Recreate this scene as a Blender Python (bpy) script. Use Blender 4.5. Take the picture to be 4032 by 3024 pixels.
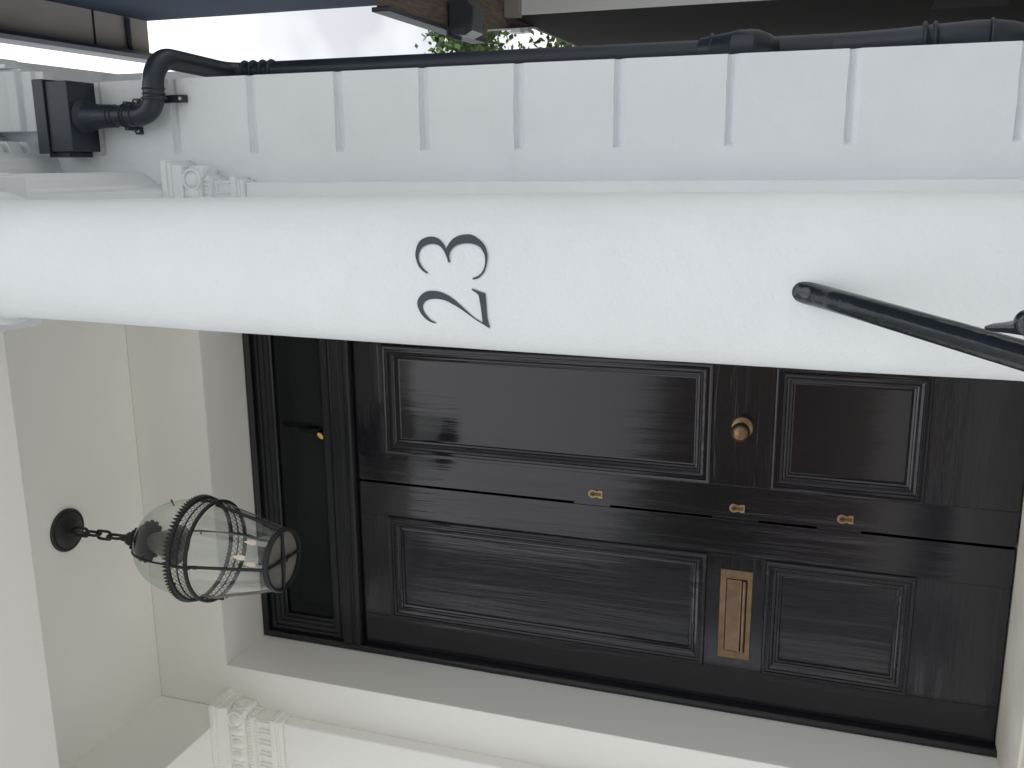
import bpy, math, random
from mathutils import Vector, Matrix
random.seed(7)
sc = bpy.context.scene
for o in list(bpy.data.objects): bpy.data.objects.remove(o)

# ---------------------------------------------------------------- camera
# right / up / forward axes of the phone held sideways (world up lies to the left of the picture)
RI = Vector((0.97484562, 0.21381404, 0.06292515))
UP = Vector((0.00904016, -0.32002528, 0.94736587))
FW = Vector((-0.22269776, 0.92296662, 0.31390816))
cd = bpy.data.cameras.new("camera"); cam = bpy.data.objects.new("camera", cd); sc.collection.objects.link(cam)
cd.sensor_width = 36; cd.sensor_fit = 'HORIZONTAL'; cd.lens = 33.642; cd.clip_start = 0.02; cd.clip_end = 400
R = Matrix((-UP, RI, -FW)).transposed().to_4x4()
cam.matrix_world = Matrix.Translation((0, 0, 1.55)) @ R
sc.camera = cam

# ---------------------------------------------------------------- sky, sun, exposure
w = bpy.data.worlds.new("World"); sc.world = w; w.use_nodes = True
nt = w.node_tree; N = nt.nodes; Lk = nt.links; N.clear()
out = N.new('ShaderNodeOutputWorld'); bg = N.new('ShaderNodeBackground'); sky = N.new('ShaderNodeTexSky')
sky.sky_type = 'NISHITA'; sky.sun_disc = False; sky.sun_elevation = math.radians(56); sky.sun_rotation = math.radians(18)
sky.dust_density = 1; sky.air_density = 1.0; sky.ozone_density = 1.0
OFFX = 2.6
tc = N.new('ShaderNodeTexCoord'); mp = N.new('ShaderNodeMapping'); mp.inputs['Scale'].default_value = (1.0, 1.0, 1.6); mp.inputs['Location'].default_value = (OFFX, 0, 0)
nz = N.new('ShaderNodeTexNoise'); nz.inputs['Scale'].default_value = 2.6; nz.inputs['Detail'].default_value = 4; nz.inputs['Roughness'].default_value = .5
cr = N.new('ShaderNodeValToRGB'); cr.color_ramp.elements[0].position = .40; cr.color_ramp.elements[0].color = (5.7, 5.8, 5.95, 1)
cr.color_ramp.elements[1].position = .60; cr.color_ramp.elements[1].color = (12.5, 12.6, 12.6, 1)
mx = N.new('ShaderNodeMixRGB'); mx.inputs['Fac'].default_value = .9
Lk.new(tc.outputs['Generated'], mp.inputs['Vector']); Lk.new(mp.outputs['Vector'], nz.inputs['Vector']); Lk.new(nz.outputs['Fac'], cr.inputs['Fac'])
Lk.new(sky.outputs[0], mx.inputs['Color1']); Lk.new(cr.outputs[0], mx.inputs['Color2']); Lk.new(mx.outputs[0], bg.inputs['Color'])
bg.inputs['Strength'].default_value = 0.10
# overcast sky: brighter overhead than at the horizon
sx = N.new('ShaderNodeSeparateXYZ'); mr = N.new('ShaderNodeMapRange'); mr.inputs[1].default_value = 0; mr.inputs[2].default_value = 1; mr.inputs[3].default_value = .42; mr.inputs[4].default_value = 1.5
mm_ = N.new('ShaderNodeMixRGB'); mm_.blend_type = 'MULTIPLY'; mm_.inputs['Fac'].default_value = 1
Lk.new(tc.outputs['Generated'], sx.inputs[0]); Lk.new(sx.outputs['Z'], mr.inputs[0]); Lk.new(mx.outputs[0], mm_.inputs['Color1']); Lk.new(mr.outputs[0], mm_.inputs['Color2']); Lk.new(mm_.outputs[0], bg.inputs['Color'])
Lk.new(bg.outputs[0], out.inputs[0])
sd = bpy.data.lights.new("sun", 'SUN'); sun = bpy.data.objects.new("sun", sd); sc.collection.objects.link(sun)
sd.energy = 0.8; sd.angle = math.radians(14); sd.color = (1, .96, .9)
sdir = Vector((math.sin(math.radians(18)) * math.cos(math.radians(56)), math.cos(math.radians(18)) * math.cos(math.radians(56)), math.sin(math.radians(56))))
sun.rotation_euler = sdir.to_track_quat('Z', 'Y').to_euler()
sc.view_settings.view_transform = 'Standard'; sc.view_settings.look = 'None'; sc.view_settings.exposure = 0.58; sc.view_settings.gamma = 1
sc.cycles.max_bounces = 14; sc.cycles.diffuse_bounces = 8; sc.cycles.glossy_bounces = 5; sc.cycles.transparent_max_bounces = 16

# ---------------------------------------------------------------- materials
def mat(name, col, rough=.6, metal=0., var=0., vscale=3., bump=0., bscale=40., stretch=(1, 1, 1), spec=.5, coat=0., bump2=0., b2scale=4., coatr=.1):
    m = bpy.data.materials.new(name); m.use_nodes = True; t = m.node_tree; b = t.nodes['Principled BSDF']
    b.inputs['Base Color'].default_value = (*col, 1); b.inputs['Roughness'].default_value = rough; b.inputs['Metallic'].default_value = metal
    b.inputs['Specular IOR Level'].default_value = spec; b.inputs['Coat Weight'].default_value = coat; b.inputs['Coat Roughness'].default_value = coatr
    g = t.nodes.new('ShaderNodeTexCoord'); q = t.nodes.new('ShaderNodeMapping'); q.inputs['Scale'].default_value = stretch
    t.links.new(g.outputs['Object'], q.inputs['Vector'])
    if var > 0:
        n = t.nodes.new('ShaderNodeTexNoise'); n.inputs['Scale'].default_value = vscale; n.inputs['Detail'].default_value = 6
        t.links.new(q.outputs['Vector'], n.inputs['Vector'])
        r = t.nodes.new('ShaderNodeValToRGB'); r.color_ramp.elements[0].position = .3; r.color_ramp.elements[1].position = .7
        r.color_ramp.elements[0].color = (*[max(0, c * (1 - var)) for c in col], 1); r.color_ramp.elements[1].color = (*[min(1, c * (1 + var)) for c in col], 1)
        t.links.new(n.outputs['Fac'], r.inputs['Fac']); t.links.new(r.outputs[0], b.inputs['Base Color'])
    last = None
    for amt, s, dist in ((bump, bscale, .002), (bump2, b2scale, .02)):
        if amt > 0:
            n = t.nodes.new('ShaderNodeTexNoise'); n.inputs['Scale'].default_value = s; n.inputs['Detail'].default_value = 4
            t.links.new(q.outputs['Vector'], n.inputs['Vector'])
            bp = t.nodes.new('ShaderNodeBump'); bp.inputs['Strength'].default_value = amt; bp.inputs['Distance'].default_value = dist
            t.links.new(n.outputs['Fac'], bp.inputs['Height'])
            if last: t.links.new(last.outputs[0], bp.inputs['Normal'])
            last = bp
    if last: 
        t.links.new(last.outputs[0], b.inputs['Normal'])
        if coat > 0: t.links.new(last.outputs[0], b.inputs['Coat Normal'])
    return m
def emis(name, col, s):
    m = bpy.data.materials.new(name); m.use_nodes = True; b = m.node_tree.nodes['Principled BSDF']
    b.inputs['Base Color'].default_value = (*col, 1); b.inputs['Emission Color'].default_value = (*col, 1); b.inputs['Emission Strength'].default_value = s
    return m
def glassm(name, tint=(.93, .95, .94), ior=1.5, rough=.02):
    m = bpy.data.materials.new(name); m.use_nodes = True; t = m.node_tree; t.nodes.clear()
    o = t.nodes.new('ShaderNodeOutputMaterial'); mi = t.nodes.new('ShaderNodeMixShader'); a = t.nodes.new('ShaderNodeBsdfTransparent'); g = t.nodes.new('ShaderNodeBsdfGlossy')
    a.inputs['Color'].default_value = (*tint, 1); g.inputs['Roughness'].default_value = rough
    lw = t.nodes.new('ShaderNodeLayerWeight'); lw.inputs['Blend'].default_value = .5
    p = t.nodes.new('ShaderNodeMath'); p.operation = 'POWER'; p.inputs[1].default_value = 4.5; q = t.nodes.new('ShaderNodeMath'); q.operation = 'MULTIPLY_ADD'; q.inputs[1].default_value = .8; q.inputs[2].default_value = ((ior - 1) / (ior + 1)) ** 2 * 2.6
    t.links.new(lw.outputs['Facing'], p.inputs[0]); t.links.new(p.outputs[0], q.inputs[0])
    t.links.new(q.outputs[0], mi.inputs[0]); t.links.new(a.outputs[0], mi.inputs[1]); t.links.new(g.outputs[0], mi.inputs[2]); t.links.new(mi.outputs[0], o.inputs[0])
    return m
STUCCO = mat('painted_stucco', (.765, .80, .835), .5, var=.035, vscale=2.6, bump=.5, bscale=130, bump2=.38, b2scale=5.5, spec=.35)
PORCH_LIFT = mat('stucco_porch_lifted', (.90, .89, .85), .55, var=.015, vscale=1.8, bump=.16, bscale=140, bump2=.06, b2scale=4, spec=.3)  # same white paint as the stucco, lightened and warmed to lift porch shade
DOOR = mat('black_gloss_paint', (.0100, .0085, .0125), .10, bump=.11, bscale=34, stretch=(7, 7, .30), bump2=.12, b2scale=3.0, spec=.62)
DOORH = mat('black_gloss_paint_rails', (.0100, .0085, .0125), .10, bump=.11, bscale=34, stretch=(.30, 7, 7), bump2=.12, b2scale=3.0, spec=.62)
FRAME = mat('black_frame_paint', (.008, .009, .012), .28, bump=.2, bscale=30, stretch=(5, 5, .6))
DARK = mat('dark_gap', (.004, .004, .004), .9, var=.1)
BRASS = mat('aged_brass', (.25, .168, .10), .36, metal=1, var=.22, vscale=22, bump=.15, bscale=120)
BRASSF = mat('aged_brass_flap', (.26, .175, .12), .30, metal=1, var=.16, vscale=30, bump=.1, bscale=120)
BRASS2 = mat('bright_brass', (.38, .285, .155), .32, metal=1, var=.12, vscale=60)
KEYD = mat('keyway_brass', (.16, .10, .05), .4, metal=1, var=.1)
IRON = mat('black_iron_gloss', (.012, .016, .021), .17, var=.1, bump=.35, bscale=45, bump2=.12, b2scale=18)
LANT = mat('lantern_iron', (.012, .013, .015), .5, var=.25, vscale=30, bump=.3, bscale=150)
PIPE = mat('cast_pipe_paint', (.017, .025, .038), .38, var=.15, vscale=9, bump=.2, bscale=90)
INK = mat('numeral_paint', (.035, .048, .062), .45, var=.08, vscale=20)
STONE = mat('beige_stone', (.68, .65, .59), .6, var=.14, vscale=7, bump=.25, bscale=60)
PAVE = mat('pale_paving', (.57, .555, .52), .8, var=.15, vscale=2, bump=.4, bscale=30)
ASPH = mat('asphalt', (.05, .05, .052), .9, var=.25, vscale=20, bump=.5, bscale=90)
GLASS = glassm('lantern_glass', (.93, .95, .93)); PANE = glassm('transom_glass', (.42, .44, .45), 1.19)
SMOKE = glassm('dome_glass', (.90, .92, .91), 1.5, .04)
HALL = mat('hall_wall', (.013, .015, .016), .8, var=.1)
NSLATE = mat('neighbour_blue_grey_render', (.030, .040, .060), .95, spec=.15, var=.1, vscale=2, bump=.2, bscale=50)
NSOFF = mat('neighbour_grey_soffit', (.25, .228, .205), .7, var=.08)
NWOOD = mat('brown_boarding', (.115, .085, .068), .75, var=.45, vscale=9, stretch=(9, 1, 1), bump=.5, bscale=30)
NDARK = mat('neighbour_dark_render', (.026, .024, .022), .95, spec=.12, var=.1, vscale=1.5, bump=.2, bscale=60)
NLITE = mat('neighbour_pale_panel', (.62, .63, .62), .6, var=.04)
NGUT = mat('gutter_navy', (.028, .034, .046), .4, var=.1)
CASE = mat('lamp_case_navy', (.03, .036, .048), .4, var=.1)
WHITE = mat('white_gloss_trim', (.72, .74, .76), .35, var=.02)
LEAFA = mat('leaf_green', (.13, .20, .06), .6, var=.45, vscale=1.4)
LEAFB = mat('leaf_dark_green', (.05, .10, .035), .6, var=.4, vscale=1.4)
BARK = mat('bark', (.10, .08, .06), .9, var=.3, vscale=8, bump=.5)
FROST = mat('frosted_bottom_glass', (.19, .185, .17), .35, var=.12, vscale=14); BELL = mat('smoke_bell', (.24, .24, .235), .35, metal=.3, var=.1)
BULB = emis('warm_bulb', (.72, .60, .50), .22); SPOT = emis('gold_spot', (1, .55, .16), 1.3)
CANDLE = mat('candle_tube', (.55, .55, .52), .5, var=.05)
WIN = mat('window_dark_glass', (.02, .022, .026), .08, var=.1)

# ---------------------------------------------------------------- mesh helpers
class MB:
    def __init__(s): s.v = []; s.f = []; s.mi = []; s.cur = 0
    def add(s, vs, fs):
        n = len(s.v); s.v += [tuple(v) for v in vs]; s.f += [tuple(i + n for i in f) for f in fs]; s.mi += [s.cur] * len(fs)
    def box(s, x0, x1, y0, y1, z0, z1):
        s.add([(x0, y0, z0), (x1, y0, z0), (x1, y1, z0), (x0, y1, z0), (x0, y0, z1), (x1, y0, z1), (x1, y1, z1), (x0, y1, z1)],
              [(0, 3, 2, 1), (4, 5, 6, 7), (0, 1, 5, 4), (1, 2, 6, 5), (2, 3, 7, 6), (3, 0, 4, 7)])
    def rings(s, rs, closed=True, caps=True):
        n = len(rs[0]); vs = [p for r in rs for p in r]; fs = []
        for i in range(len(rs) - 1):
            for j in range(n if closed else n - 1):
                k = (j + 1) % n; fs.append((i * n + j, i * n + k, (i + 1) * n + k, (i + 1) * n + j))
        if caps: fs += [tuple(range(n))[::-1], tuple((len(rs) - 1) * n + j for j in range(n))]
        s.add(vs, fs)
    def lathe(s, prof, c, axis='Z', n=48, caps=True):
        rs = []
        for r, h in prof:
            ring = []
            for k in range(n):
                a = 2 * math.pi * k / n; u, v = r * math.cos(a), r * math.sin(a)
                if axis == 'Z': ring.append((c[0] + u, c[1] + v, c[2] + h))
                elif axis == 'Y': ring.append((c[0] + u, c[1] - h, c[2] + v))
                else: ring.append((c[0] + h, c[1] + u, c[2] + v))
            rs.append(ring)
        s.rings(rs, True, caps)
    def tube(s, pts, r, n=20, caps=True):
        pts = [Vector(p) for p in pts]; rr = r if isinstance(r, (list, tuple)) else [r] * len(pts)
        T = []
        for i in range(len(pts)):
            a = pts[max(0, i - 1)]; b = pts[min(len(pts) - 1, i + 1)]; T.append((b - a).normalized())
        u = T[0].orthogonal().normalized(); rs = []
        for i, p in enumerate(pts):
            if i: u = (T[i - 1].rotation_difference(T[i]) @ u).normalized()
            v = T[i].cross(u).normalized()
            rs.append([p + (u * math.cos(2 * math.pi * k / n) + v * math.sin(2 * math.pi * k / n)) * rr[i] for k in range(n)])
        s.rings(rs, True, caps)
    def prism(s, poly, axis, a, b):
        def P(q, t): return {'X': (t, q[0], q[1]), 'Y': (q[0], t, q[1]), 'Z': (q[0], q[1], t)}[axis]
        s.rings([[P(q, a) for q in poly], [P(q, b) for q in poly]])
    def mould(s, x0, x1, z0, z1, y, prof, fill=None):
        # mitred rectangular moulding in a plane facing -Y; prof = (inset, height towards the viewer)
        rs = [[(x0 + i, y - h, z0 + i), (x1 - i, y - h, z0 + i), (x1 - i, y - h, z1 - i), (x0 + i, y - h, z1 - i)] for i, h in prof]
        s.rings(rs, True, False)
        if fill is not None:
            i, h = prof[-1]; s.add([(x0 + i, y - h, z0 + i), (x1 - i, y - h, z0 + i), (x1 - i, y - h, z1 - i), (x0 + i, y - h, z1 - i)], [(0, 1, 2, 3)])
    def ball(s, c, r, sc_=(1, 1, 1), n=16):
        prof = [(max(1e-4, r * math.sin(math.pi * i / n)), -r * math.cos(math.pi * i / n)) for i in range(n + 1)]
        k = len(s.v); s.lathe(prof, (0, 0, 0), 'Z', n * 2)
        for j in range(k, len(s.v)): x, y, z = s.v[j]; s.v[j] = (c[0] + x * sc_[0], c[1] + y * sc_[1], c[2] + z * sc_[2])
    def torus(s, c, R_, r, axis='Z', n=36, m=10, sx=1.0):
        vs = []; fs = []
        for i in range(n):
            a = 2 * math.pi * i / n
            for j in range(m):
                b = 2 * math.pi * j / m; q = R_ + r * math.cos(b); u, v, h = q * math.cos(a) * sx, q * math.sin(a), r * math.sin(b)
                vs.append({'Z': (c[0] + u, c[1] + v, c[2] + h), 'Y': (c[0] + u, c[1] + h, c[2] + v), 'X': (c[0] + h, c[1] + u, c[2] + v)}[axis])
                fs.append((i * m + j, ((i + 1) % n) * m + j, ((i + 1) % n) * m + (j + 1) % m, i * m + (j + 1) % m))
        s.add(vs, fs)
    def build(s, name, m, parent=None, bevel=0, smooth=False, seg=2, angle=35):
        o = (0, 0, 0)
        if parent is not None: o = WL[parent.name]
        me = bpy.data.meshes.new(name); me.from_pydata([(v[0] - o[0], v[1] - o[1], v[2] - o[2]) for v in s.v], [], s.f)
        for mm in (m if isinstance(m, list) else [m]): me.materials.append(mm)
        for p, k in zip(me.polygons, s.mi): p.material_index = k
        import bmesh
        bm = bmesh.new(); bm.from_mesh(me); bmesh.ops.recalc_face_normals(bm, faces=bm.faces); bm.to_mesh(me); bm.free()
        ob = bpy.data.objects.new(name, me); sc.collection.objects.link(ob)
        if parent is not None: ob.parent = parent
        WL[ob.name] = o
        if smooth:
            for p in me.polygons: p.use_smooth = True
            me.set_sharp_from_angle(angle=math.radians(angle))
        if bevel:
            b = ob.modifiers.new('bevel', 'BEVEL'); b.width = bevel; b.segments = seg; b.limit_method = 'ANGLE'; b.angle_limit = math.radians(30); b.harden_normals = False
        return ob
WL = {}
def tag(o, label=None, cat=None, group=None, kind=None):
    if label: o['label'] = label
    if cat: o['category'] = cat
    if group: o['group'] = group
    if kind: o['kind'] = kind
    return o
def thing(name, loc, label, cat, group=None):
    o = bpy.data.objects.new(name, None); sc.collection.objects.link(o); o.location = loc; WL[o.name] = tuple(loc); o.empty_display_size = .1
    return tag(o, label, cat, group)
def arc(c, a, b, n=8):
    # points of a quarter bend from c+a to c+b (a, b perpendicular radius vectors)
    c = Vector(c); a = Vector(a); b = Vector(b)
    return [c + a * math.cos(math.pi / 2 * i / n) + b * math.sin(math.pi / 2 * i / n) for i in range(n + 1)]

# ================================================================ setting
g = MB(); g.add([(-60, -60, 0), (60, -60, 0), (60, 60, 0), (-60, 60, 0)], [(0, 1, 2, 3)]); tag(g.build('ground', PAVE), 'grey paved ground around the houses', kind='structure')
g = MB(); g.add([(-60, -11, .004), (60, -11, .004), (60, -4, .004), (-60, -4, .004)], [(0, 1, 2, 3)]); tag(g.build('road', ASPH), 'dark asphalt street in front of the house', kind='structure')
g = MB(); g.box(-60, 60, -4, -3.85, -.05, .12); g.box(-60, 60, -11.15, -11, -.05, .12); tag(g.build('kerb', PAVE, bevel=.01), kind='structure')

# ================================================================ the house with its porch
YW, YD, ZF, ZB, ZC, ZT = 2.748, 3.03, .98, 3.62, 3.937, 3.626
XL, XR = -1.82, -.434
house = thing('town_house', (0, 2.75, 0), 'white stucco town house with black double front door under a columned porch', 'house')

# front wall: left of the door, above it, and right of it with the grooved corner
m = MB()
m.box(-3.2, XL, YW, 3.3, 0, 5.2); m.box(XL, XR, YW, 3.3, ZT, 5.2); m.box(XR, .2865, 2.775, 3.3, 0, 5.2); m.box(XL, XR, YW, 3.3, 0, .9)
gz = [3.96, 3.652, 3.357, 3.044, 2.757, 2.456, 2.159, 1.848, 1.538, 1.137, .75, .4]
rr = random.Random(3)
nx = 9; xs = [.045 + (.287 - .045) * i / nx for i in range(nx + 1)]
prof = [(0, 0, 0)]
for z in sorted(gz): prof += [(z - .0175, 0, 1), (z - .0130, .0045, 1), (z + .002, .0175, 1), (z + .0095, .0190, 1), (z + .0150, .012, 1), (z + .0160, 0, 1)]
prof += [(5.2, 0, 0)]
cols = []
for i, x in enumerate(xs):
    col = []; e = .35 if i == 0 else 1
    for z, d, j in prof:
        zz = z + (rr.uniform(-.0014, .0014) if j else 0)
        col.append((x, YW + d * (0 if i == 0 else 1), zz))
    cols.append(col)
# rounded inner end of every groove: a short run before full depth
x2 = .052; cols.insert(1, [(x2 - .003, YW + (d * .55), z) for (z, d, j) in prof]); cols.insert(2, [(x2 + .002, YW + d, z) for (z, d, j) in prof])
cols.insert(0, [(XR, YW, z) for (z, d, j) in prof])
n = len(prof); vs = [p for c in cols for p in c]; fs = []
for i in range(len(cols) - 1):
    for j in range(n - 1): fs.append((i * n + j, i * n + j + 1, (i + 1) * n + j + 1, (i + 1) * n + j))
m.add(vs, fs)
side = cols[-1] + [(.287, 3.3, 5.2), (.287, 3.3, 0)]
k = len(side); m.add(side, [tuple(range(k))])
m.build('front_wall', STUCCO, house, bevel=.0035)
# deeper side wall and the flat eave over the passage
m = MB(); m.box(-3.2, .372, 3.302, 9, 0, 4.41); m.build('side_wall', STUCCO, house, bevel=.004)
m = MB(); m.box(.290, .383, 2.80, 9, 4.41, 4.62); m.box(.35, .40, 2.80, 9, 4.60, 4.66); m.build('side_eave', STUCCO, house, bevel=.004)
# hall behind the transom
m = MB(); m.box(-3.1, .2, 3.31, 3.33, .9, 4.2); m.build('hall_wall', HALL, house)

# porch ceiling, thin wall skins and beams, white lightened against the shade
m = MB(); m.box(-2.3, -.07, 1.66, YW - .002, ZC, ZC + .12); m.build('porch_ceiling', PORCH_LIFT, house)
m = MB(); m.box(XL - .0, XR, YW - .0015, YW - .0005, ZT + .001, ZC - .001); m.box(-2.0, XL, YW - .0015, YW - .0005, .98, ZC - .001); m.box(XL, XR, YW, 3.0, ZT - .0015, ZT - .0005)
m.box(XL + .0005, XL + .0015, YW, 3.0, .98, ZT - .002); m.build('porch_lift_skin', PORCH_LIFT, house)  # thin skins over the stucco, carrying the lightened white
m = MB()
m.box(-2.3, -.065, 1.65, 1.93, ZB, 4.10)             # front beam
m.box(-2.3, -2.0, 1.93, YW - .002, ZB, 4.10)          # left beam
m.build('porch_beam', PORCH_LIFT, house, bevel=.004)
# right beam with moulded outer face and dentilled cornice, run in the depth direction
m = MB()
def run(prof_, y0, y1, mm): mm.prism(prof_, 'Y', y0, y1)
arch = [(-.254, ZB), (-.066, ZB), (-.062, ZB + .020), (-.062, ZB + .075), (-.050, ZB + .080), (-.050, ZB + .125), (-.044, ZB + .132), (-.030, ZB + .155), (-.014, ZB + .175), (-.010, ZB + .185), (-.010, ZB + .213), (-.035, ZB + .216), (-.035, 4.140), (-.254, 4.140)]
run(arch, 1.93, YW - .0015, m)
m.build('side_beam', STUCCO, house, bevel=.003)
m = MB()
corn = [(-.254, 4.141), (.004, 4.141), (.012, 4.146), (.028, 4.147), (.030, 4.152), (.041, 4.153), (.041, 4.186), (.0495, 4.188), (.0495, 4.206), (.058, 4.216), (.050, 4.26), (-.254, 4.26)]
run(corn, 1.60, YW - .0015, m)
run([(-.254, 4.262), (.090, 4.262), (.094, 4.290), (.098, 4.34), (.125, 4.40), (.13, 4.44), (-.254, 4.44)], 1.45, YW - .0015, m)
y = YW - .062
while y > 1.62:
    m.prism([(.048, 4.208), (.094, 4.229), (.094, 4.262), (.048, 4.262)], 'Y', y, y + .056); y -= .082
m.box(-2.35, .06, 1.52, 1.66, 4.14, 4.26); m.box(-2.4, .12, 1.42, 1.66, 4.262, 4.44)
m.box(-2.3, -.065, 1.66, YW - .0015, 4.262, 4.30)
m.build('cornice', STUCCO, house, bevel=.003)
# moulded capping above the hopper
m = MB()
m.prism([(YW + .02, 4.152), (2.722, 4.152), (2.718, 4.182), (2.705, 4.19), (2.700, 4.225), (2.682, 4.236), (2.672, 4.262), (2.650, 4.30), (2.645, 4.32), (2.64, 4.50), (YW + .02, 4.50)], 'X', .128, .327)
m.box(.327, .337, 2.700, YW + .02, 4.225, 4.50); m.box(.3375, .352, 2.672, YW + .02, 4.262, 4.50); m.box(.3525, .372, 2.650, YW + .02, 4.30, 4.50)
m.build('string_moulding', STUCCO, house, bevel=.003)

# pilasters with carved capitals
def pilaster(xc, YF, xo):
    s_ = MB(); hw = .1125
    s_.box(xc - hw, xc + hw, YF, YW - .002, .98, 3.362); s_.box(xc - hw - .02, xc + hw + .02, YF - .02, YW - .002, .98, 1.06)
    p_ = s_.build('pilaster', STUCCO if xc > -1 else PORCH_LIFT, house, bevel=.006)
    c_ = MB(); Y1 = YW - .0022
    c_.box(xc - .183, xc + .183, 2.612, Y1, 3.602, ZB - .001); c_.box(xc - .176, xc + .176, 2.620, Y1, 3.590, 3.602)
    c_.prism([(Y1, 3.59), (2.628, 3.59), (2.636, 3.574), (2.640, 3.562), (Y1, 3.562)], 'X', xc - .168, xc + .168)
    c_.box(xc - .150, xc + .150, 2.648, Y1, 3.500, 3.562)
    for s1 in (-1, 1):                                    # scroll on each return face
        X = xc + s1 * .150
        c_.lathe([(.034, 0), (.034, .012), (.026, .016), (.024, .010), (.014, .010), (.010, .018), (.001, .020)], (X if s1 > 0 else X, 2.690, 3.528), 'X', 24) if s1 > 0 else c_.lathe([(.034, 0), (.034, -.012), (.026, -.016), (.024, -.010), (.014, -.010), (.010, -.018), (.001, -.020)], (X, 2.690, 3.528), 'X', 24)
        for q in range(5):                               # acanthus ribs behind the scroll
            c_.prism([(2.655 + q * .017, 3.500), (2.661 + q * .017, 3.494), (2.667 + q * .017, 3.500), (2.668 + q * .012, 3.548), (2.656 + q * .014, 3.548)], 'X', xc + s1 * .128, xc + s1 * .158)
        c_.ball((xc + s1 * .122, 2.650, 3.528), .024, (1, .7, 1.05), 12); c_.torus((xc + s1 * .122, 2.646, 3.530), .031, .0055, 'Y', 28, 8)
    for q in range(4):                                    # egg and dart
        x = xc - .078 + q * .052
        c_.ball((x, 2.648, 3.530), .019, (1, .8, 1.35), 8); c_.torus((x, 2.648, 3.533), .0235, .0035, 'Y', 20, 6)
        if q: c_.prism([(2.648, 3.555), (2.640, 3.550), (2.644, 3.508), (2.648, 3.504)], 'X', x - .029, x - .023)
    c_.box(xc - .128, xc + .128, 2.664, Y1, 3.474, 3.500)
    nb = 19
    for q in range(nb):                                   # bead row
        c_.ball((xc - .120 + q * .240 / (nb - 1), 2.662, 3.487), .0062, (.8, 1, 1.35), 6)
    for s1 in (-1, 1):
        for q in range(4): c_.ball((xc + s1 * .129, 2.672 + q * .019, 3.487), .0062, (1, .8, 1.35), 6)
    c_.box(xc - .118, xc + .118, 2.682, Y1, 3.402, 3.474)
    for q in range(5):                                    # little channelled boxes of the necking
        x = xc - .106 + q * .046
        c_.box(x, x + .004, 2.676, 2.6825, 3.412, 3.462); c_.box(x + .0045, x + .034, 2.676, 2.6825, 3.456, 3.462); c_.box(x + .030, x + .034, 2.676, 2.6825, 3.412, 3.4555)
    for s1 in (-1, 1):
        X = xc + s1 * .1175
        c_.box(min(X, X + s1 * .006), max(X, X + s1 * .006), 2.690, 2.740, 3.412, 3.418); c_.box(min(X, X + s1 * .006), max(X, X + s1 * .006), 2.690, 2.740, 3.456, 3.462)
    c_.box(xc - .130, xc + .130, 2.668, Y1, 3.384, 3.402); c_.box(xc - .122, xc + .122, 2.677, Y1, 3.374, 3.384); c_.box(xc - .1205, xc + .1205, 2.680, Y1, 3.362, 3.374)
    c_.build('capital', STUCCO if xc > -1 else PORCH_LIFT, p_, bevel=.0018, smooth=True)
    return p_
pilaster(-.157, 2.692, 1)['label'] = 'pilaster behind the numbered column'
pilaster(-2.092, 2.692, -1)['label'] = 'pilaster left of the front door'

# round columns
def column(cx, cy):
    m = MB(); pr = [(.21, .98), (.21, 1.02)]
    base = [(.205, 1.02), (.214, 1.03), (.214, 1.06), (.200, 1.075), (.186, 1.085), (.182, 1.10), (.190, 1.108), (.192, 1.125), (.178, 1.14), (.168, 1.15), (.160, 1.18), (.1572, 1.25)]
    shaft = [(.1575, 1.45), (.1574, 1.60), (.1568, 1.75), (.1560, 1.95), (.1545, 2.16), (.1520, 2.40), (.1492, 2.60), (.1465, 2.78), (.1430, 3.00), (.1400, 3.20), (.1385, 3.36), (.1390, 3.405), (.1420, 3.418)]
    top = [(.150, 3.420), (.156, 3.426), (.158, 3.434), (.155, 3.442), (.147, 3.447), (.143, 3.450), (.142, 3.480), (.148, 3.490), (.152, 3.494), (.160, 3.512), (.172, 3.528), (.178, 3.538)]
    full = [(r, z) for r, z in base + shaft + top]
    # denser shaft so the hand-made wobble of the plaster shows
    dense = []
    for i in range(len(full) - 1):
        (r0, z0), (r1, z1) = full[i], full[i + 1]; k = max(1, int((z1 - z0) / .03))
        for j in range(k): dense.append((r0 + (r1 - r0) * j / k, z0 + (z1 - z0) * j / k))
    dense.append(full[-1])
    m.lathe(dense, (cx, cy, 0), 'Z', 96)
    from mathutils import noise
    for i, (x, y, z) in enumerate(m.v):
        if 1.2 < z < 3.4:
            d = Vector((x - cx, y - cy, 0)).normalized(); a = noise.noise(Vector((x * 5, y * 5, z * 2.2))) * .0012 + noise.noise(Vector((x * 14, y * 14, z * 11))) * .0004
            m.v[i] = (x + d.x * a, y + d.y * a, z)
    m.box(cx - .22, cx + .22, cy - .22, cy + .22, .90, 1.02)
    c_ = m.build('column', STUCCO, house, smooth=True, angle=40)
    m = MB(); m.box(cx - .193, cx + .193, cy - .193, cy + .193, 3.54, 3.592); m.box(cx - .200, cx + .200, cy - .200, cy + .200, 3.593, ZB - .0015)
    m.build('abacus', STUCCO, c_, bevel=.004)
    return c_
CX, CY = -.207, 1.79
col = column(CX, CY); col['label'] = 'white round column with the number 23'
col2 = column(-2.047, CY); col2['label'] = 'far column of the porch'
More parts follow.
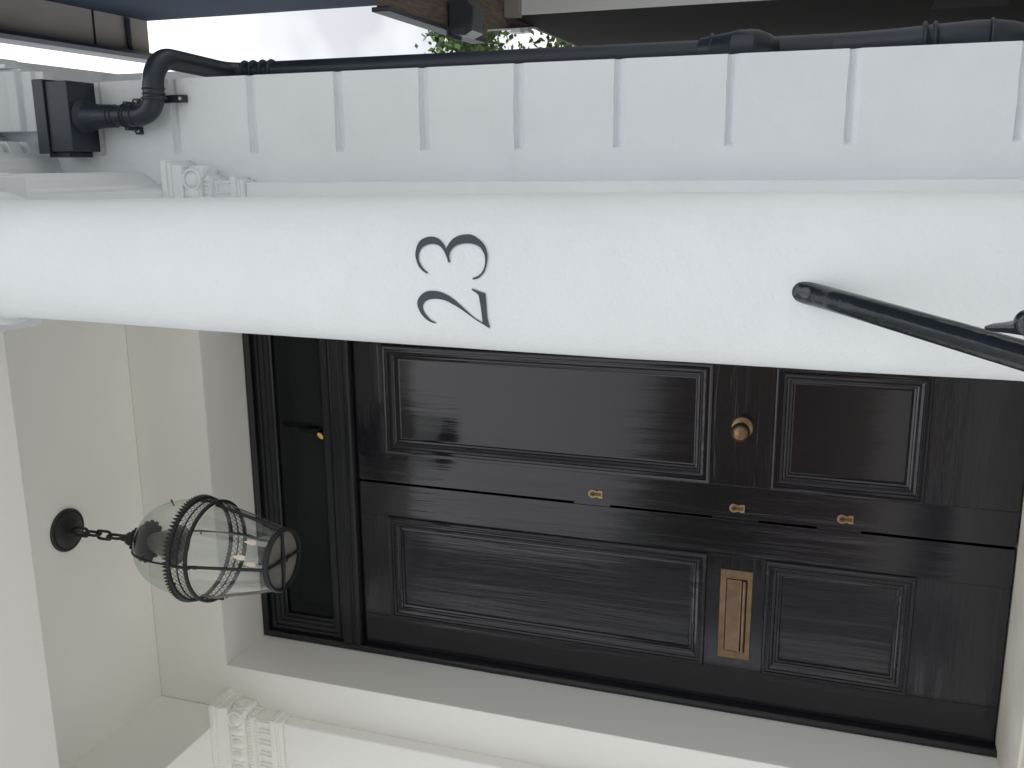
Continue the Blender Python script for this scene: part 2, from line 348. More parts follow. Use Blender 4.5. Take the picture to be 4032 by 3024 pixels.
# painted numerals
T1 = [[(4.5, 2.271), (5.3, 2.269)], [(6.2, 2.28), (7.1, 2.276)], [(9.6, 2.289), (9.9, 2.283)], [(13.5, 2.294), (13.0, 2.288)], [(17.2, 2.297), (16.2, 2.29)], [(21.0, 2.297), (19.4, 2.289)], [(24.8, 2.295), (22.1, 2.286)], [(28.0, 2.29), (24.1, 2.279)], [(30.2, 2.28), (25.2, 2.27)], [(30.8, 2.269), (25.3, 2.262)], [(29.6, 2.256), (24.3, 2.252)], [(26.8, 2.246), (22.1, 2.244)], [(23.8, 2.239), (19.2, 2.238)], [(20.9, 2.235), (16.6, 2.234)], [(12.9, 2.225), (12.5, 2.229)]]
T2 = [[(12.5, 2.229), (12.9, 2.225)], [(16.1, 2.233), (15.9, 2.228)], [(20.9, 2.236), (18.2, 2.228)], [(24.1, 2.234), (21.0, 2.226)], [(28.6, 2.227), (24.0, 2.219)], [(31.5, 2.216), (25.5, 2.209)], [(32.7, 2.201), (26.2, 2.197)], [(32.2, 2.188), (25.6, 2.183)], [(29.0, 2.173), (23.8, 2.171)], [(25.2, 2.162), (21.1, 2.164)], [(21.4, 2.156), (18.0, 2.159)], [(17.5, 2.153), (14.6, 2.157)], [(12.8, 2.153), (11.5, 2.157)], [(7.9, 2.156), (7.9, 2.16)], [(4.6, 2.162), (5.0, 2.166)], [(2.3, 2.17), (3.4, 2.173)], [(1.4, 2.18), (2.7, 2.18)]]
W1 = [[(-33.6, 2.267), (-32.6, 2.266)], [(-32.3, 2.278), (-30.6, 2.275)], [(-29.1, 2.287), (-27.0, 2.281)], [(-25.0, 2.293), (-23.6, 2.285)], [(-20.3, 2.296), (-20.2, 2.286)], [(-16.8, 2.296), (-17.4, 2.283)], [(-13.2, 2.292), (-15.0, 2.277)], [(-10.1, 2.284), (-13.6, 2.268)], [(-8.0, 2.274), (-13.1, 2.259)], [(-7.3, 2.263), (-13.2, 2.248)], [(-7.7, 2.248), (-14.2, 2.236)], [(-9.7, 2.233), (-16.3, 2.225)], [(-12.8, 2.22), (-18.4, 2.215)], [(-16.9, 2.208), (-21.4, 2.204)], [(-21.7, 2.196), (-25.1, 2.192)], [(-27.1, 2.182), (-29.1, 2.18)], [(-30.9, 2.169), (-32.3, 2.169)], [(-33.5, 2.161), (-35.6, 2.159)]]
W2 = [[(-35.6, 2.158), (-33.7, 2.164)], [(-31.3, 2.158), (-31.0, 2.17)], [(-26.0, 2.158), (-26.9, 2.169)], [(-20.5, 2.157), (-21.3, 2.168)], [(-14.7, 2.156), (-15.4, 2.168)], [(-10.3, 2.156), (-11.0, 2.169)], [(-7.7, 2.156), (-8.9, 2.17)], [(-6.6, 2.166), (-7.3, 2.175)], [(-4.6, 2.182), (-5.6, 2.183)]]
def rad(z):
    t = [(1.60, .1574), (1.95, .1560), (2.16, .1545), (2.40, .1520), (2.60, .1492)]
    for (a, b), (c, d) in zip(t, t[1:]):
        if a <= z <= c: return b + (d - b) * (z - a) / (c - a)
    return .155
def cat_rom(P, k=6):
    o_ = []
    for i in range(len(P) - 1):
        p0 = P[max(0, i - 1)]; p1 = P[i]; p2 = P[i + 1]; p3 = P[min(len(P) - 1, i + 2)]
        for j in range(k):
            t = j / k; o_.append(tuple(.5 * ((2 * p1[a]) + (-p0[a] + p2[a]) * t + (2 * p0[a] - 5 * p1[a] + 4 * p2[a] - p3[a]) * t * t + (-p0[a] + 3 * p1[a] - 3 * p2[a] + p3[a]) * t ** 3) for a in range(2)))
    o_.append(P[-1]); return o_
for nm, rib, lab in (('numeral', (W1, W2), 'painted dark numeral 2'), ('numeral', (T1, T2), 'painted dark numeral 3')):
    m = MB(); lift = .0012
    for ri, r_ in enumerate(rib):
        sharp = (r_ is W2)
        A = [q[0] for q in r_]; B = [q[1] for q in r_]
        if not sharp: A = cat_rom(A); B = cat_rom(B)
        vs = []
        for a, b in zip(A, B):
            for t in (0, .5, 1):
                th = math.radians(a[0] + (b[0] - a[0]) * t); z = a[1] + (b[1] - a[1]) * t; R_ = rad(z) + lift + ri * .0004
                vs.append((CX + math.sin(th) * R_, CY - math.cos(th) * R_, z))
        fs = []
        for i in range(len(A) - 1):
            for j in range(2): fs.append((i * 3 + j, i * 3 + j + 1, i * 3 + j + 4, i * 3 + j + 3))
        m.add(vs, fs)
    m.build(nm, INK, col)['label'] = lab

# ---------------------------------------------------------------- door frame, transom, doors
m = MB()
def fprof(): return [(0, 0), (.002, .012), (.014, .012), (.017, .006), (.022, .006), (.024, -.004)]
# outer frame: jambs, head and transom rail, each with stepped mouldings
XLi, XRi = -1.795, -.459
m.mould(XL + .001, XR - .001, .80, ZT - .002, 3.0, [(0, -.06), (0, 0), (.004, .010), (.013, .012), (.017, .007), (.020, .006), (.0245, .0), (.0245, -.06)])
m.build('door_frame', FRAME, house, bevel=.0012)
fr = bpy.data.objects['door_frame']
m = MB()
m.mould(XLi - .0005, XRi + .0005, 3.268, ZT - .0265, 3.012, [(0, -.05), (0, 0), (.012, .002), (.016, .008), (.026, .008), (.030, -.002), (.042, -.004), (.046, -.012), (.054, -.014), (.060, -.024), (.066, -.028), (.066, -.05)])
m.build('transom_sash', FRAME, fr, bevel=.0012)
m = MB()
m.prism([(3.06, 3.190), (3.012, 3.190), (3.004, 3.194), (2.998, 3.200), (2.998, 3.212), (3.003, 3.217), (3.003, 3.224), (2.994, 3.230), (2.994, 3.262), (3.000, 3.2675), (3.06, 3.2675)], 'X', XLi, XRi)
m.build('transom_rail', FRAME, fr, bevel=.0012)
m = MB(); m.box(XLi + .06, XRi - .06, 3.047, 3.051, 3.33, 3.54); m.build('transom_pane', PANE, fr)
m = MB(); m.box(XLi, XRi, 3.085, 3.10, .985, 3.19); m.build('rebate', DARK, fr)
# stone threshold
m = MB(); m.box(XL + .002, XR - .002, 2.70, 3.3, .90, .981); m.box(XL - .05, XR + .05, 2.60, 2.70, .90, .974); m.build('threshold', mat('pale_threshold_stone', (.74, .70, .62), .6, var=.1, vscale=6, bump=.2), house, bevel=.006)

PP = [(0, 0), (.001, .0075), (.004, .011), (.009, .0125), (.014, .0115), (.0155, .008), (.0185, .008), (.0200, .0105), (.0245, .0105), (.0265, .006), (.034, .003), (.039, -.002), (.041, -.0015), (.045, -.0035), (.047, -.008), (.053, -.0095), (.056, -.0145), (.060, -.015)]
def door(x0, x1, px0, px1, side):
    z0, z1 = .988, 3.187
    d_ = MB()
    # stiles and rails as separate boards in one mesh; the panels are sunk inside them
    zz = [z0, 1.252, 1.709, 1.897, 3.071, z1]; i_ = .002
    d_.cur = 0
    d_.box(x0, px0 + i_, YD, YD + .045, z0, z1); d_.box(px1 - i_, x1, YD, YD + .045, z0, z1)
    d_.cur = 1
    for a, b in ((zz[0], zz[1]), (zz[2], zz[3]), (zz[4], zz[5])): d_.box(px0 + i_ + .0005, px1 - i_ - .0005, YD + .0004, YD + .045, a + (0 if a == z0 else -i_), b + (0 if b == z1 else i_))
    do = d_.build('door', [DOOR, DOORH], house, bevel=.0012)
    do['label'] = 'left leaf of the black front door with letter plate' if side < 0 else 'right leaf of the black front door with round knob'
    for a, b in ((1.252, 1.709), (1.897, 3.071)):
        q = MB(); q.mould(px0, px1, a, b, YD, PP, True); q.build('panel', DOOR, do, smooth=True, angle=18)
    return do
dl = door(-1.7935, -1.1405, -1.672, -1.264, -1)
dr = door(-1.1315, -.4605, -1.023, -.615, 1)
# closing strips at the locks, filling the gap
for a, b in ((2.232, 2.360), (1.739, 1.887), (1.425, 1.558)):
    m = MB(); m.box(-1.1402, -1.1316, YD + .002, YD + .04, a, b); m.build('lock_plate', DOOR, dr, bevel=.0008)
# keyholes
for z in (2.281, 1.807, 1.473):
    q = MB(); x = -1.097
    pts = []
    for i in range(17):
        a = math.radians(-30 + 240 * i / 16); pts.append((x + .0145 * math.cos(a), z + .012 + .0145 * math.sin(a)))
    pts += [(x - .0095, z - .004), (x - .0135, z - .010), (x - .0135, z - .0225), (x + .0135, z - .0225), (x + .0135, z - .010), (x + .0095, z - .004)]
    q.prism(pts, 'Y', YD - .0035, YD + .002)
    q.cur = 1; q.lathe([(.0088, 0), (.0088, .0025), (.0075, .003), (.001, .003)], (x, YD - .0035, z + .012), 'Y', 20); q.box(x - .0055, x + .0055, YD - .0055, YD - .003, z - .0185, z + .006)
    q.cur = 2; q.box(x - .0018, x + .0018, YD - .0068, YD - .0062, z + .004, z + .017)
    q.build('keyhole', [BRASS2, KEYD, DARK], dr, smooth=True)
# knob
q = MB(); kc = (-.8225, YD, 1.804)
q.lathe([(.036, -.001), (.036, .004), (.034, .008), (.028, .010), (.022, .011), (.018, .014), (.0155, .020), (.015, .030), (.018, .036), (.020, .038), (.020, .041), (.022, .044), (.027, .050), (.0295, .058), (.0300, .065), (.0285, .074), (.024, .083), (.017, .089), (.009, .092), (.001, .0925)], kc, 'Y', 48)
q.build('knob', BRASS, dr, smooth=True, angle=50)
# letter plate
q = MB(); q.mould(-1.6315, -1.3135, 1.747, 1.8525, YD, [(0, -.001), (0, .003), (.0012, .0042), (.0105, .0042), (.0115, .0042)], True)
q.cur = 2; q.box(-1.6045, -1.3435, YD - .0049, YD - .0041, 1.7635, 1.8325)
q.cur = 1; q.mould(-1.6020, -1.3460, 1.7800, 1.8305, YD - .0042, [(0, -.001), (0, .0026), (.0016, .0042), (.004, .0042)], True)
q.tube([(-1.6020, YD - .009, 1.7725), (-1.3460, YD - .009, 1.7725)], .0062, 14); q.tube([(-1.6020, YD - .0085, 1.7830), (-1.3460, YD - .0085, 1.7830)], .0022, 8)
q.build('letter_plate', [BRASS, BRASSF, DARK], dl, smooth=True, angle=30)
# hall spotlight seen through the transom
sp = thing('hall_spotlight', (-1.0, 3.2, 3.6), 'small gold spotlight on a dark track glowing behind the transom glass', 'spotlight')
q = MB(); q.box(-1.006, -.986, 3.19, 3.21, 3.44, 3.60); q.tube([(-.992, 3.2, 3.50), (-.992, 3.2, 3.42), (-.998, 3.2, 3.40)], .008, 10); q.box(-1.001, -.980, 3.185, 3.215, 3.375, 3.425); q.build('bracket', DARK, sp)
q = MB(); q.tube([(-1.014, 3.20, 3.415), (-1.026, 3.175, 3.424)], [.017, .019], 20, True); q.build('lamp_head', BRASS2, sp, smooth=True)
q = MB(); q.tube([(-1.0262, 3.1745, 3.4242), (-1.0266, 3.1737, 3.4245)], .0155, 20); q.build('lens', SPOT, sp)

# steps and porch floor
m = MB(); m.box(-2.35, .05, 1.50, YW - .002, .0, .972)
m.build('porch_floor', STONE, house, bevel=.006)
m = MB()
for i in range(5): m.box(-1.95, -.30, 1.50 - .27 * (i + 1), 1.50 - .27 * i - .001 * i, 0, .972 - .162 * (i + 1))
m.build('steps', STONE, house, bevel=.006)

# ================================================================ handrail
hr = thing('handrail', (-.215, .2, 0), 'black gloss tubular handrail sloping down from the numbered column', 'handrail')
q = MB()
pth = [(-0.2070, 1.642, 1.6010), (-0.2085, 1.634, 1.5915), (-0.2112, 1.6160, 1.5702), (-0.2149, 1.5569, 1.5251), (-0.22, 1.471, 1.4633), (-0.2252, 1.3852, 1.4015), (-0.2313, 1.2821, 1.3274), (-0.2395, 1.1448, 1.2285), (-0.2518, 0.9387, 1.0803), (-0.2641, 0.7326, 0.932), (-0.2724, 0.5952, 0.8331), (-0.2724, 0.5652, 0.7731), (-0.2724, 0.5652, 0.02)]
sm = []
V = [Vector(p) for p in pth]
for i in range(len(V) - 1):
    p0 = V[max(0, i - 1)]; p1 = V[i]; p2 = V[i + 1]; p3 = V[min(len(V) - 1, i + 2)]
    for j in range(4):
        t = j / 4; sm.append(.5 * ((2 * p1) + (p2 - p0) * t + (2 * p0 - 5 * p1 + 4 * p2 - p3) * t * t + (-p0 + 3 * p1 - 3 * p2 + p3) * t ** 3))
sm.append(V[-1]); q.tube(sm, .0187, 28); q.ball((-.2070, 1.642, 1.6010), .0189, n=20); q.tube([(-.2070, 1.642, 1.6010), (-.207, 1.70, 1.602)], .0187, 28); q.build('rail', IRON, hr, smooth=True)
# cast baluster with ball and leaf just under the rail
q = MB()
q.lathe([(.014, -1.14), (.014, -.12), (.020, -.11), (.020, -.10), (.012, -.09), (.011, -.03), (.016, -.022), (.018, -.012), (.012, 0)], (-.200, 1.195, 1.250), 'Z', 20)
q.ball((-.181, 1.220, 1.338), .0150, n=12); q.ball((-.176, 1.205, 1.326), .010, n=8)
lf = [(-.2045, 1.318, 1.3665), (-.2010, 1.300, 1.3600), (-.1965, 1.275, 1.3500), (-.1925, 1.255, 1.3430), (-.188, 1.237, 1.338), (-.186, 1.222, 1.334)]
q.tube(lf, [.003, .0055, .007, .009, .0115, .013], 14)
q.tube([(-.188, 1.236, 1.335), (-.203, 1.238, 1.322), (-.222, 1.238, 1.312)], [.010, .011, .012], 12)
q.tube([(-.186, 1.222, 1.332), (-.198, 1.200, 1.300), (-.200, 1.195, 1.240)], [.012, .013, .012], 12)
q.build('baluster', IRON, hr, smooth=True, angle=50)

# ================================================================ lantern
LX, LY = -1.176, 2.375
lan = thing('hanging_lantern', (LX, LY, ZC), 'black hanging lantern with glass dome and tapered glass below the porch ceiling', 'lantern')
q = MB(); q.lathe([(.073, -.0005), (.073, -.006), (.068, -.010), (.060, -.010), (.056, -.014), (.030, -.020), (.012, -.022), (.001, -.022)], (LX, LY, ZC), 'Z', 40); q.build('ceiling_rose', LANT, lan, smooth=True)
q = MB(); q.torus((LX, LY, 3.909), .009, .0025, 'Y', 16, 8)
zc_ = 3.876
for k in range(4):
    c = (LX, LY, zc_); n0 = len(q.v); q.torus((0, 0, 0), .0140, .0050, 'Y', 20, 8)
    for j in range(n0, len(q.v)):
        x, y, z = q.v[j]; z += .0145 * (1 if z > 0 else -1)
        if k % 2: x, y = y, x
        q.v[j] = (c[0] + x, c[1] + y, c[2] + z)
    zc_ -= .0465
q.build('chain', LANT, lan, smooth=True)
q = MB(); q.lathe([(.006, 3.718), (.010, 3.713), (.012, 3.702), (.008, 3.693), (.012, 3.688), (.021, 3.684), (.023, 3.675), (.018, 3.668), (.027, 3.660), (.036, 3.654), (.038, 3.646), (.032, 3.640), (.046, 3.632), (.060, 3.616), (.063, 3.604), (.058, 3.599), (.01, 3.599)], (LX, LY, 0), 'Z', 40)
for k in range(16):
    a = 2 * math.pi * k / 16; q.ball((LX + .061 * math.cos(a), LY + .061 * math.sin(a), 3.605), .0092, (1, 1, .8), 6)
    q.ball((LX + .036 * math.cos(a), LY + .036 * math.sin(a), 3.650), .0060, (1, 1, .8), 6)
q.build('crown', LANT, lan, smooth=True, angle=40)
q = MB(); dome = [(.0585, 3.603)] + [(.058 + .095 * math.sin(math.radians(a)), 3.425 + .178 * math.cos(math.radians(a)) ** .95) for a in range(8, 90, 6)] + [(.1535, 3.425), (.1535, 3.400)]
q.lathe(dome, (LX, LY, 0), 'Z', 56, False); q.build('glass_dome', SMOKE, lan, smooth=True, angle=60)
q = MB(); q.lathe([(.018, 3.600), (.030, 3.585), (.041, 3.55), (.050, 3.52), (.058, 3.500), (.064, 3.494), (.062, 3.493), (.055, 3.500), (.047, 3.52), (.038, 3.55), (.027, 3.572)], (LX, LY, 0), 'Z', 40, False); q.build('smoke_bell', BELL, lan, smooth=True)
q = MB()
q.lathe([(.1565, 3.399), (.163, 3.399), (.1665, 3.402), (.1665, 3.407), (.163, 3.410), (.1565, 3.410), (.1565, 3.399)], (LX, LY, 0), 'Z', 72, False)
q.lathe([(.1520, 3.342), (.1585, 3.342), (.1615, 3.345), (.1615, 3.350), (.1585, 3.353), (.1520, 3.353), (.1520, 3.342)], (LX, LY, 0), 'Z', 72, False)
q.lathe([(.1565, 3.3735), (.1595, 3.3735), (.1595, 3.3770), (.1565, 3.3770), (.1565, 3.3735)], (LX, LY, 0), 'Z', 72, False)
nt_ = 84
for k in range(nt_):                                      # toothed crest
    a = 2 * math.pi * k / nt_; b = 2 * math.pi * (k + .5) / nt_; c2 = 2 * math.pi * (k + 1) / nt_; R_ = .1665
    P = [(R_, a, 3.404), (R_ + .0045, b, 3.421), (R_, c2, 3.404), (R_ - .005, a, 3.406), (R_ - .002, b, 3.421), (R_ - .005, c2, 3.406)]
    q.add([(LX + r * math.cos(t), LY + r * math.sin(t), z) for r, t, z in P], [(0, 2, 1), (3, 4, 5), (0, 1, 4, 3), (1, 2, 5, 4)])
ga = q.build('gallery', LANT, lan, smooth=True, angle=35)
q = MB(); nl = 60
for row, (za, zb, ra, rb) in enumerate(((3.3545, 3.3738, .1575, .1582), (3.3768, 3.3965, .1585, .1595))):
    for k in range(nl):
        a0 = 2 * math.pi * k / nl; da = 2 * math.pi / nl
        for sgn in (1, -1):
            pts = []
            for i in range(4):
                t = i / 3; r = ra + (rb - ra) * t; a = a0 + sgn * da * (t + .25 * math.sin(math.pi * t)); pts.append((LX + r * math.cos(a), LY + r * math.sin(a), za + (zb - za) * t))
            q.tube(pts, .0008, 4, False)
q.build('lattice', LANT, ga, smooth=True)
# tapered glass and bars
def rg(z): return .0955 + (.1500 - .0955) * ((z - 3.115) / (3.340 - 3.115)) ** .92 if z > 3.115 else .0955
zs = [3.115 + (3.340 - 3.115) * i / 10 for i in range(11)]
q = MB(); q.lathe([(rg(z), z) for z in zs], (LX, LY, 0), 'Z', 56, False); q.build('glass_cylinder', GLASS, lan, smooth=True, angle=60)
A0 = math.radians(-87)
for k in range(4):
    q = MB()
    a = A0 + k * math.pi / 2
    pts = [(LX + (rg(z) + .001) * math.cos(a), LY + (rg(z) + .001) * math.sin(a), z) for z in zs]
    q.tube(pts, .0052, 8)
    pts = [(LX + r * math.cos(a), LY + r * math.sin(a), z) for r, z in ((.158, 3.33), (.160, 3.37), (.158, 3.41))]
    q.tube(pts, .005, 8)
    pts = [(LX + (r + .002) * math.cos(a), LY + (r + .002) * math.sin(a), z) for r, z in dome if z > 3.46 or True]
    if k in (0, 2): q.tube(pts[::-1], .0032, 8)
    q.ball((LX + .148 * math.cos(a), LY + .148 * math.sin(a), 3.318), .0068, n=6)
    q.build('bar', LANT, lan, smooth=True)
    q = MB(); q.tube([(LX + .128 * math.cos(a + .05), LY + .135 * math.sin(a + .05), 3.505), (LX + .148 * math.cos(a + .05), LY + .148 * math.sin(a + .05), 3.515)], .003, 6); q.build('stud', LANT, lan, smooth=True)

q = MB()
q.lathe([(.088, 3.102), (.0965, 3.100), (.1000, 3.105), (.1000, 3.113), (.0965, 3.118), (.088, 3.116), (.088, 3.102)], (LX, LY, 0), 'Z', 56, False)
for k in range(4):
    a = A0 + k * math.pi / 2; c_, s_ = math.cos(a), math.sin(a)
    q.tube([(LX, LY, 3.106), (LX + .05 * c_, LY + .05 * s_, 3.105), (LX + .092 * c_, LY + .092 * s_, 3.107)], [.0075, .0042, .0055], 10)
q.ball((LX, LY, 3.102), .011, n=10)
bot = q.build('bottom_ring', LANT, lan, smooth=True, angle=50)
q = MB(); q.lathe([(.0885, 3.112), (.001, 3.112)], (LX, LY, 0), 'Z', 40, False); q.build('bottom_glass', FROST, bot)
# candle cluster
q = MB(); q.tube([(LX, LY, 3.116), (LX, LY, 3.150)], .007, 12); q.ball((LX, LY, 3.150), .014, n=8)
cp = []
for k in range(3):
    a = math.radians(40 + 120 * k); x, y = LX + .040 * math.cos(a), LY + .040 * math.sin(a); cp.append((x, y))
    q.tube([(LX, LY, 3.145), (LX + .02 * math.cos(a), LY + .02 * math.sin(a), 3.136), (x, y, 3.150)], .0035, 8); q.lathe([(.004, 3.148), (.014, 3.156), (.015, 3.160), (.006, 3.163)], (x, y, 0), 'Z', 16)
cl = q.build('candle_cluster', LANT, lan, smooth=True)
for x, y in cp:
    q = MB(); q.tube([(x, y, 3.160), (x, y, 3.212)], .0085, 16); q.build('candle', CANDLE, cl, smooth=True)
    q = MB(); q.lathe([(.004, 3.212), (.007, 3.220), (.0085, 3.232), (.006, 3.246), (.002, 3.258), (.0005, 3.262)], (x, y, 0), 'Z', 14); q.build('bulb', BULB, cl, smooth=True)

# ================================================================ drainpipe
dp = thing('drainpipe', (.351, 3.26, 0), 'dark painted drainpipe with box hopper bending round the grooved house corner', 'drainpipe')
q = MB()
pts = [(.171, 2.685, 3.90), (.171, 2.685, 3.745)]
pts += arc((.236, 2.685, 3.742), (-.065, 0, 0), (0, 0, -.065))
pts += arc((.256, 2.780, 3.677), (0, -.095, 0), (.095, 0, 0), 10)
pts += [(.351, 2.83, 3.684), (.351, 3.13, 3.742)]
pts += arc((.351, 3.180, 3.685), (0, 0, .062), (0, .070, 0))
pts += [(.351, 3.25, 3.60), (.351, 3.25, 1.80), (.351, 3.25, .02)]
q.tube(pts, .034, 28); q.build('pipe', PIPE, dp, smooth=True)
def collar(m_, c, ax, r=.0395, h=.02):
    m_.lathe([(.034, -h), (r, -h + .003), (r + .0005, -h + .008), (r - .003, -h + .012), (r - .003, h - .012), (r + .0005, h - .008), (r, h - .003), (.034, h)], c, ax, 28, False)
def ring_part(c, R_, r_, ax):
    q = MB(); q.torus(c, R_, r_, ax, 28, 8); q.build('collar', PIPE, dp, smooth=True)
for z in (3.835, 3.785, 3.757): ring_part((.171, 2.685, z), .0345, .0028, 'Z')
for x in (.222, .236, .252): ring_part((x, 2.685, 3.677), .0345, .0028, 'X')
for z in (3.700, 3.664, 3.622, 3.586): ring_part((.351, 3.25, z), .034, .0085, 'Z')
for z in (1.965, 1.90): ring_part((.351, 3.20, z), .041, .006, 'Z')
for z in (1.352, 1.325): ring_part((.351, 3.15, z), .038, .006, 'Z')
ring_part((.351, 3.16, 1.175), .041, .005, 'Z')
q = MB(); q.tube([(.351, 3.21, 2.00), (.351, 3.20, 1.96), (.351, 3.16, 1.90), (.351, 3.12, 1.87), (.351, 3.115, 1.845), (.351, 3.14, 1.825), (.351, 3.20, 1.805), (.351, 3.24, 1.79)], [.034, .040, .042, .043, .044, .043, .040, .034], 24); q.build('branch', PIPE, dp, smooth=True)
q = MB(); q.tube([(.351, 3.29, 1.76), (.351, 3.25, 1.60), (.351, 3.20, 1.42), (.351, 3.165, 1.33), (.351, 3.15, 1.22), (.351, 3.17, 1.17), (.351, 3.22, 1.12), (.351, 3.30, 1.06)], [.034, .034, .034, .036, .040, .042, .042, .038], 24); q.build('branch', PIPE, dp, smooth=True)
q = MB()
for x in (.124, .216):                                    # strap of the stub, with two screw ears on the wall
    sgn = -1 if x < .17 else 1
    q.prism([(x - .012, 3.780), (x + .012, 3.780), (x + .012, 3.803), (x, 3.810), (x - .012, 3.803)], 'Y', 2.735, 2.7475); q.box(min(x, .171 + sgn * .034), max(x, .171 + sgn * .034), 2.685, 2.740, 3.790, 3.805)
q.torus((.171, 2.685, 3.7975), .0355, .0035, 'Z', 28, 8)
br = q.build('bracket', PIPE, dp, bevel=.0015, smooth=True)
q = MB(); q.box(.210, .234, 2.726, 2.7475, 3.594, 3.690); q.torus((.222, 2.685, 3.677), .0365, .005, 'X', 28, 8)
br2 = q.build('bracket', PIPE, dp, bevel=.0015, smooth=True)
for c_, b_ in (((.124, 2.735, 3.792), br), ((.216, 2.735, 3.792), br), ((.222, 2.726, 3.608), br2)):
    q = MB(); q.lathe([(.0055, 0), (.0055, .003), (.001, .0035)], c_, 'Y', 14); q.build('screw', CANDLE, b_, smooth=True)
# hopper head
q = MB()
q.box(.052, .290, 2.612, 2.7475, 4.055, 4.100); q.box(.058, .283, 2.620, 2.7475, 3.965, 4.054)
q.box(.040, .058, 2.64, 2.7475, 4.00, 4.085)
q.lathe([(.037, 3.850), (.039, 3.90), (.048, 3.945), (.060, 3.9645)], (.171, 2.685, 0), 'Z', 28)
q.build('hopper', PIPE, dp, bevel=.002)

# ================================================================ neighbour across the passage
nb = thing('neighbour_house', (1.1, 6.4, 0), 'dark neighbouring house with overhanging eaves across the side passage', 'house')
m = MB(); m.box(1.1, 5, 1.6, 6.45, 3.82, 6.66); m.build('upper_wall', NSLATE, nb)
m = MB(); m.box(.86, 5, 1.4, 6.45, 6.661, 6.90); m.build('roof', NSOFF, nb, bevel=.004); rf = bpy.data.objects['roof']
m = MB(); m.prism([(.795, 6.60), (.800, 6.555), (.825, 6.53), (.85, 6.545), (.8595, 6.60), (.8595, 6.72), (.795, 6.72)], 'Y', 1.4, 6.46)
m.tube([(.84, 6.20, 6.62), (.90, 6.20, 6.638), (1.09, 6.20, 6.638)], .020, 12); m.build('gutter', NGUT, rf, smooth=True)
m = MB(); m.box(.861, 1.099, 5.86, 5.875, 6.655, 6.6605); m.build('soffit_joint', NDARK, rf)
m = MB(); m.prism([(.80, 4.72), (.80, 6.16), (.865, 6.22), (1.02, 7.34), (1.03, 12), (5, 12), (5, 4.72)], 'Z', 3.811, 3.87); ls = m.build('lower_soffit', NWOOD, nb)
m = MB(); m.box(.775, .799, 4.72, 6.16, 3.80, 3.90); m.build('lower_gutter', NGUT, nb, bevel=.004)
m = MB(); m.rings([[(.868, 6.225, 3.790), (.858, 6.235, 3.790), (.858, 6.235, 3.874), (.868, 6.225, 3.874)], [(1.025, 7.345, 3.790), (1.012, 7.355, 3.790), (1.012, 7.355, 3.874), (1.025, 7.345, 3.874)]])
for t in (.35, .5): m.box(.862 + .155 * t - .02, .868 + .155 * t, 6.23 + 1.12 * t, 6.33 + 1.12 * t, 3.72, 3.79)
m.build('fascia', WHITE, nb)
m = MB(); m.box(1.005, 5, 6.62, 12, 0, 3.81); m.build('lower_wall', NDARK, nb, bevel=.004)
m = MB(); m.box(1.003, 5, 6.595, 6.618, 0, 3.70); m.build('pale_front_panel', NLITE, nb)
m = MB(); m.box(.985, 5, 6.55, 6.617, 3.702, 3.81); m.build('lintel', NSOFF, nb, bevel=.004)
m = MB(); m.box(1.0, 1.006, 6.75, 7.4, .60, 1.06); wf = m.build('side_window', DARK, nb)
m = MB(); m.box(.998, 1.0, 6.62, 6.74, .55, 1.1); m.build('frame', NDARK, wf)
# security lamp under the eave
sl = thing('security_lamp', (.87, 5.62, 3.81), 'dark boxy security lamp hanging under the brown boarded eave', 'lamp')
q = MB(); q.prism([(.745, 3.70), (.770, 3.655), (.90, 3.640), (.945, 3.68), (.945, 3.80), (.76, 3.80)], 'Y', 5.52, 5.70)
q.box(.735, .80, 5.50, 5.72, 3.795, 3.8095); q.box(.955, .985, 5.55, 5.65, 3.70, 3.80); q.build('case', CASE, sl, bevel=.006)
q = MB(); q.prism([(.748, 3.71), (.742, 3.71), (.765, 3.652), (.771, 3.655)], 'Y', 5.525, 5.695); q.build('lens', NLITE, sl)
q = MB(); q.tube([(.86 + .10 * math.cos(a / 10) * 1.0, 5.85 - .22 * math.sin(a / 10), 3.80 - .012) for a in range(-16, 18)], .004, 8); q.build('cable', DARK, sl, smooth=True)

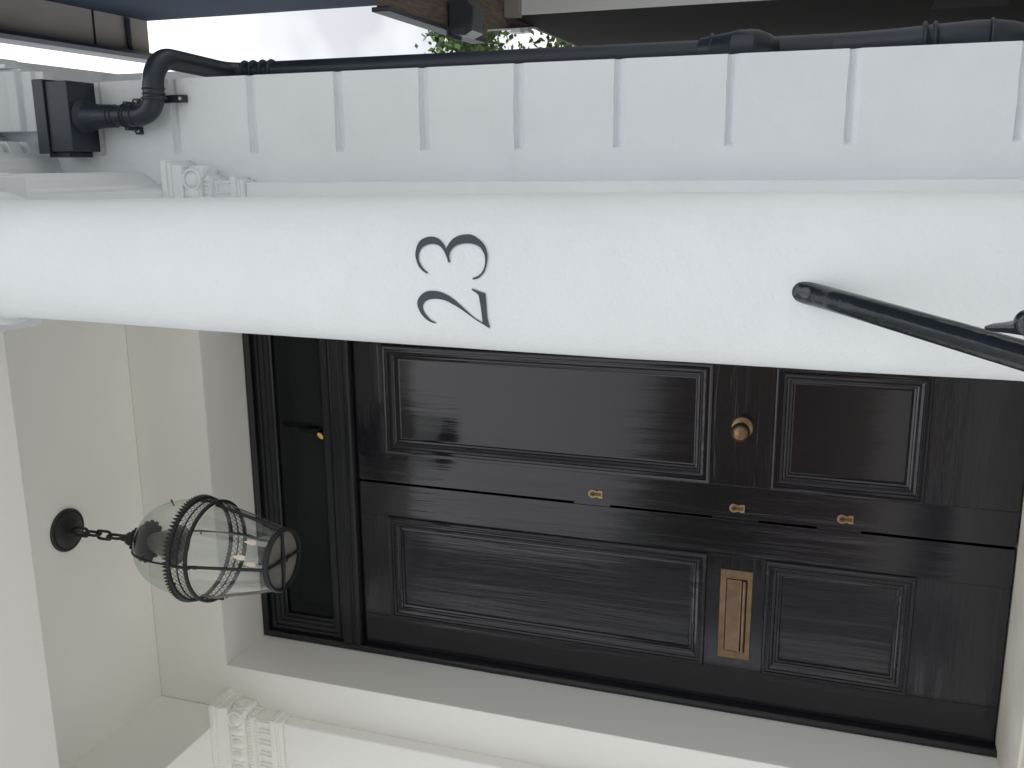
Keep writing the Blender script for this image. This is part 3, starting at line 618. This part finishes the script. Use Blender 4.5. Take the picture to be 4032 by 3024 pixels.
# ================================================================ tree at the end of the passage
def tree(name, c, rad_, h, n, seed, label, col_=(LEAFA, LEAFB), leaf=.10):
    t = thing(name, (c[0], c[1], 0), label, 'tree')
    R2 = random.Random(seed); q = MB()
    q.tube([(c[0], c[1], 0), (c[0] + .1, c[1], h * .35), (c[0] - .05, c[1] + .1, h * .62), (c[0], c[1], h * .9)], [.22, .17, .11, .03], 10)
    clumps = []
    for i in range(46):
        a = R2.uniform(0, 6.283); u = R2.uniform(-1, 1); r = rad_ * R2.uniform(.35, 1) ** .6
        p = Vector((c[0] + r * math.cos(a) * math.sqrt(1 - u * u), c[1] + r * math.sin(a) * math.sqrt(1 - u * u), h * .68 + u * r * .95)); clumps.append((p, rad_ * R2.uniform(.14, .27)))
        if i % 3 == 0: b = Vector((c[0], c[1], h * R2.uniform(.35, .6))); q.tube([b, (b + p) / 2 + Vector((0, 0, .15)), p], [.06, .035, .01], 6)
    q.build('trunk', BARK, t, smooth=True)
    q = MB()
    for i in range(n):
        p, r = clumps[R2.randrange(len(clumps))]
        d = Vector((R2.gauss(0, 1), R2.gauss(0, 1), R2.gauss(0, 1))).normalized() * r * R2.uniform(.3, 1.1)
        P = p + d; s_ = leaf * R2.uniform(.6, 1.3); u = Vector((R2.gauss(0, 1), R2.gauss(0, 1), R2.gauss(0, .6))).normalized(); v = u.orthogonal().normalized()
        v = (Matrix.Rotation(R2.uniform(0, 6.28), 3, u) @ v)
        q.cur = 0 if R2.random() < .55 else 1
        q.add([P, P + (u * .5 + v * .35) * s_, P + u * s_, P + (u * .5 - v * .35) * s_], [(0, 1, 2, 3)])
    me = q.build('crown', list(col_), t)
    return t
tree('garden_tree', (2.9, 13.6, 0), 2.45, 7.7, 26000, 5, 'leafy green tree rising beyond the side passage')

# ================================================================ across the street (what the glossy door mirrors)
def facade(x0, x1, h, colm, label):
    t = thing('terrace_house', ((x0 + x1) / 2, -26, 0), label, 'house')
    q = MB(); q.box(x0, x1, -34, -26, 0, h); q.build('wall', colm, t)
    q = MB(); q.box(x0 - .1, x1 + .1, -34, -25.6, h, h + .35); q.build('roof', STUCCO, t)
    for f_ in range(2):
        for k in range(3):
            xx = x0 + (k + .5) * (x1 - x0) / 3; z = 1.2 + 3.1 * f_
            q = MB(); q.box(xx - .55, xx + .55, -26.02, -25.98, z, z + 1.9); wn = q.build('window', WIN, t)
            q = MB(); q.box(xx - .7, xx + .7, -26.0, -25.85, z - .16, z - .02); q.build('sill', STUCCO, wn)
BRK = mat('stock_brick', (.22, .17, .13), .85, var=.3, vscale=6, bump=.4)
facade(-26, -14, 6.6, STUCCO, 'white terraced house across the street, on the left')
facade(-13.9, -3, 7.0, BRK, 'brown brick terraced house across the street, in the middle')
facade(-2.9, 9, 6.4, STUCCO, 'white terraced house across the street, on the right')
tree('street_tree', (-9.0, -16.5, 0), 2.2, 6.6, 5000, 21, 'street tree standing before the brown brick terraced house', leaf=.2)
tree('street_tree', (-1.5, -17, 0), 2.0, 6.0, 4500, 22, 'street tree standing before the white terraced house on the right', leaf=.2)
for o in bpy.data.objects:
    if o.name.startswith('street_tree'): o['group'] = 'trees across the street'
    if o.name.startswith('terrace_house'): o['group'] = 'houses across the street'
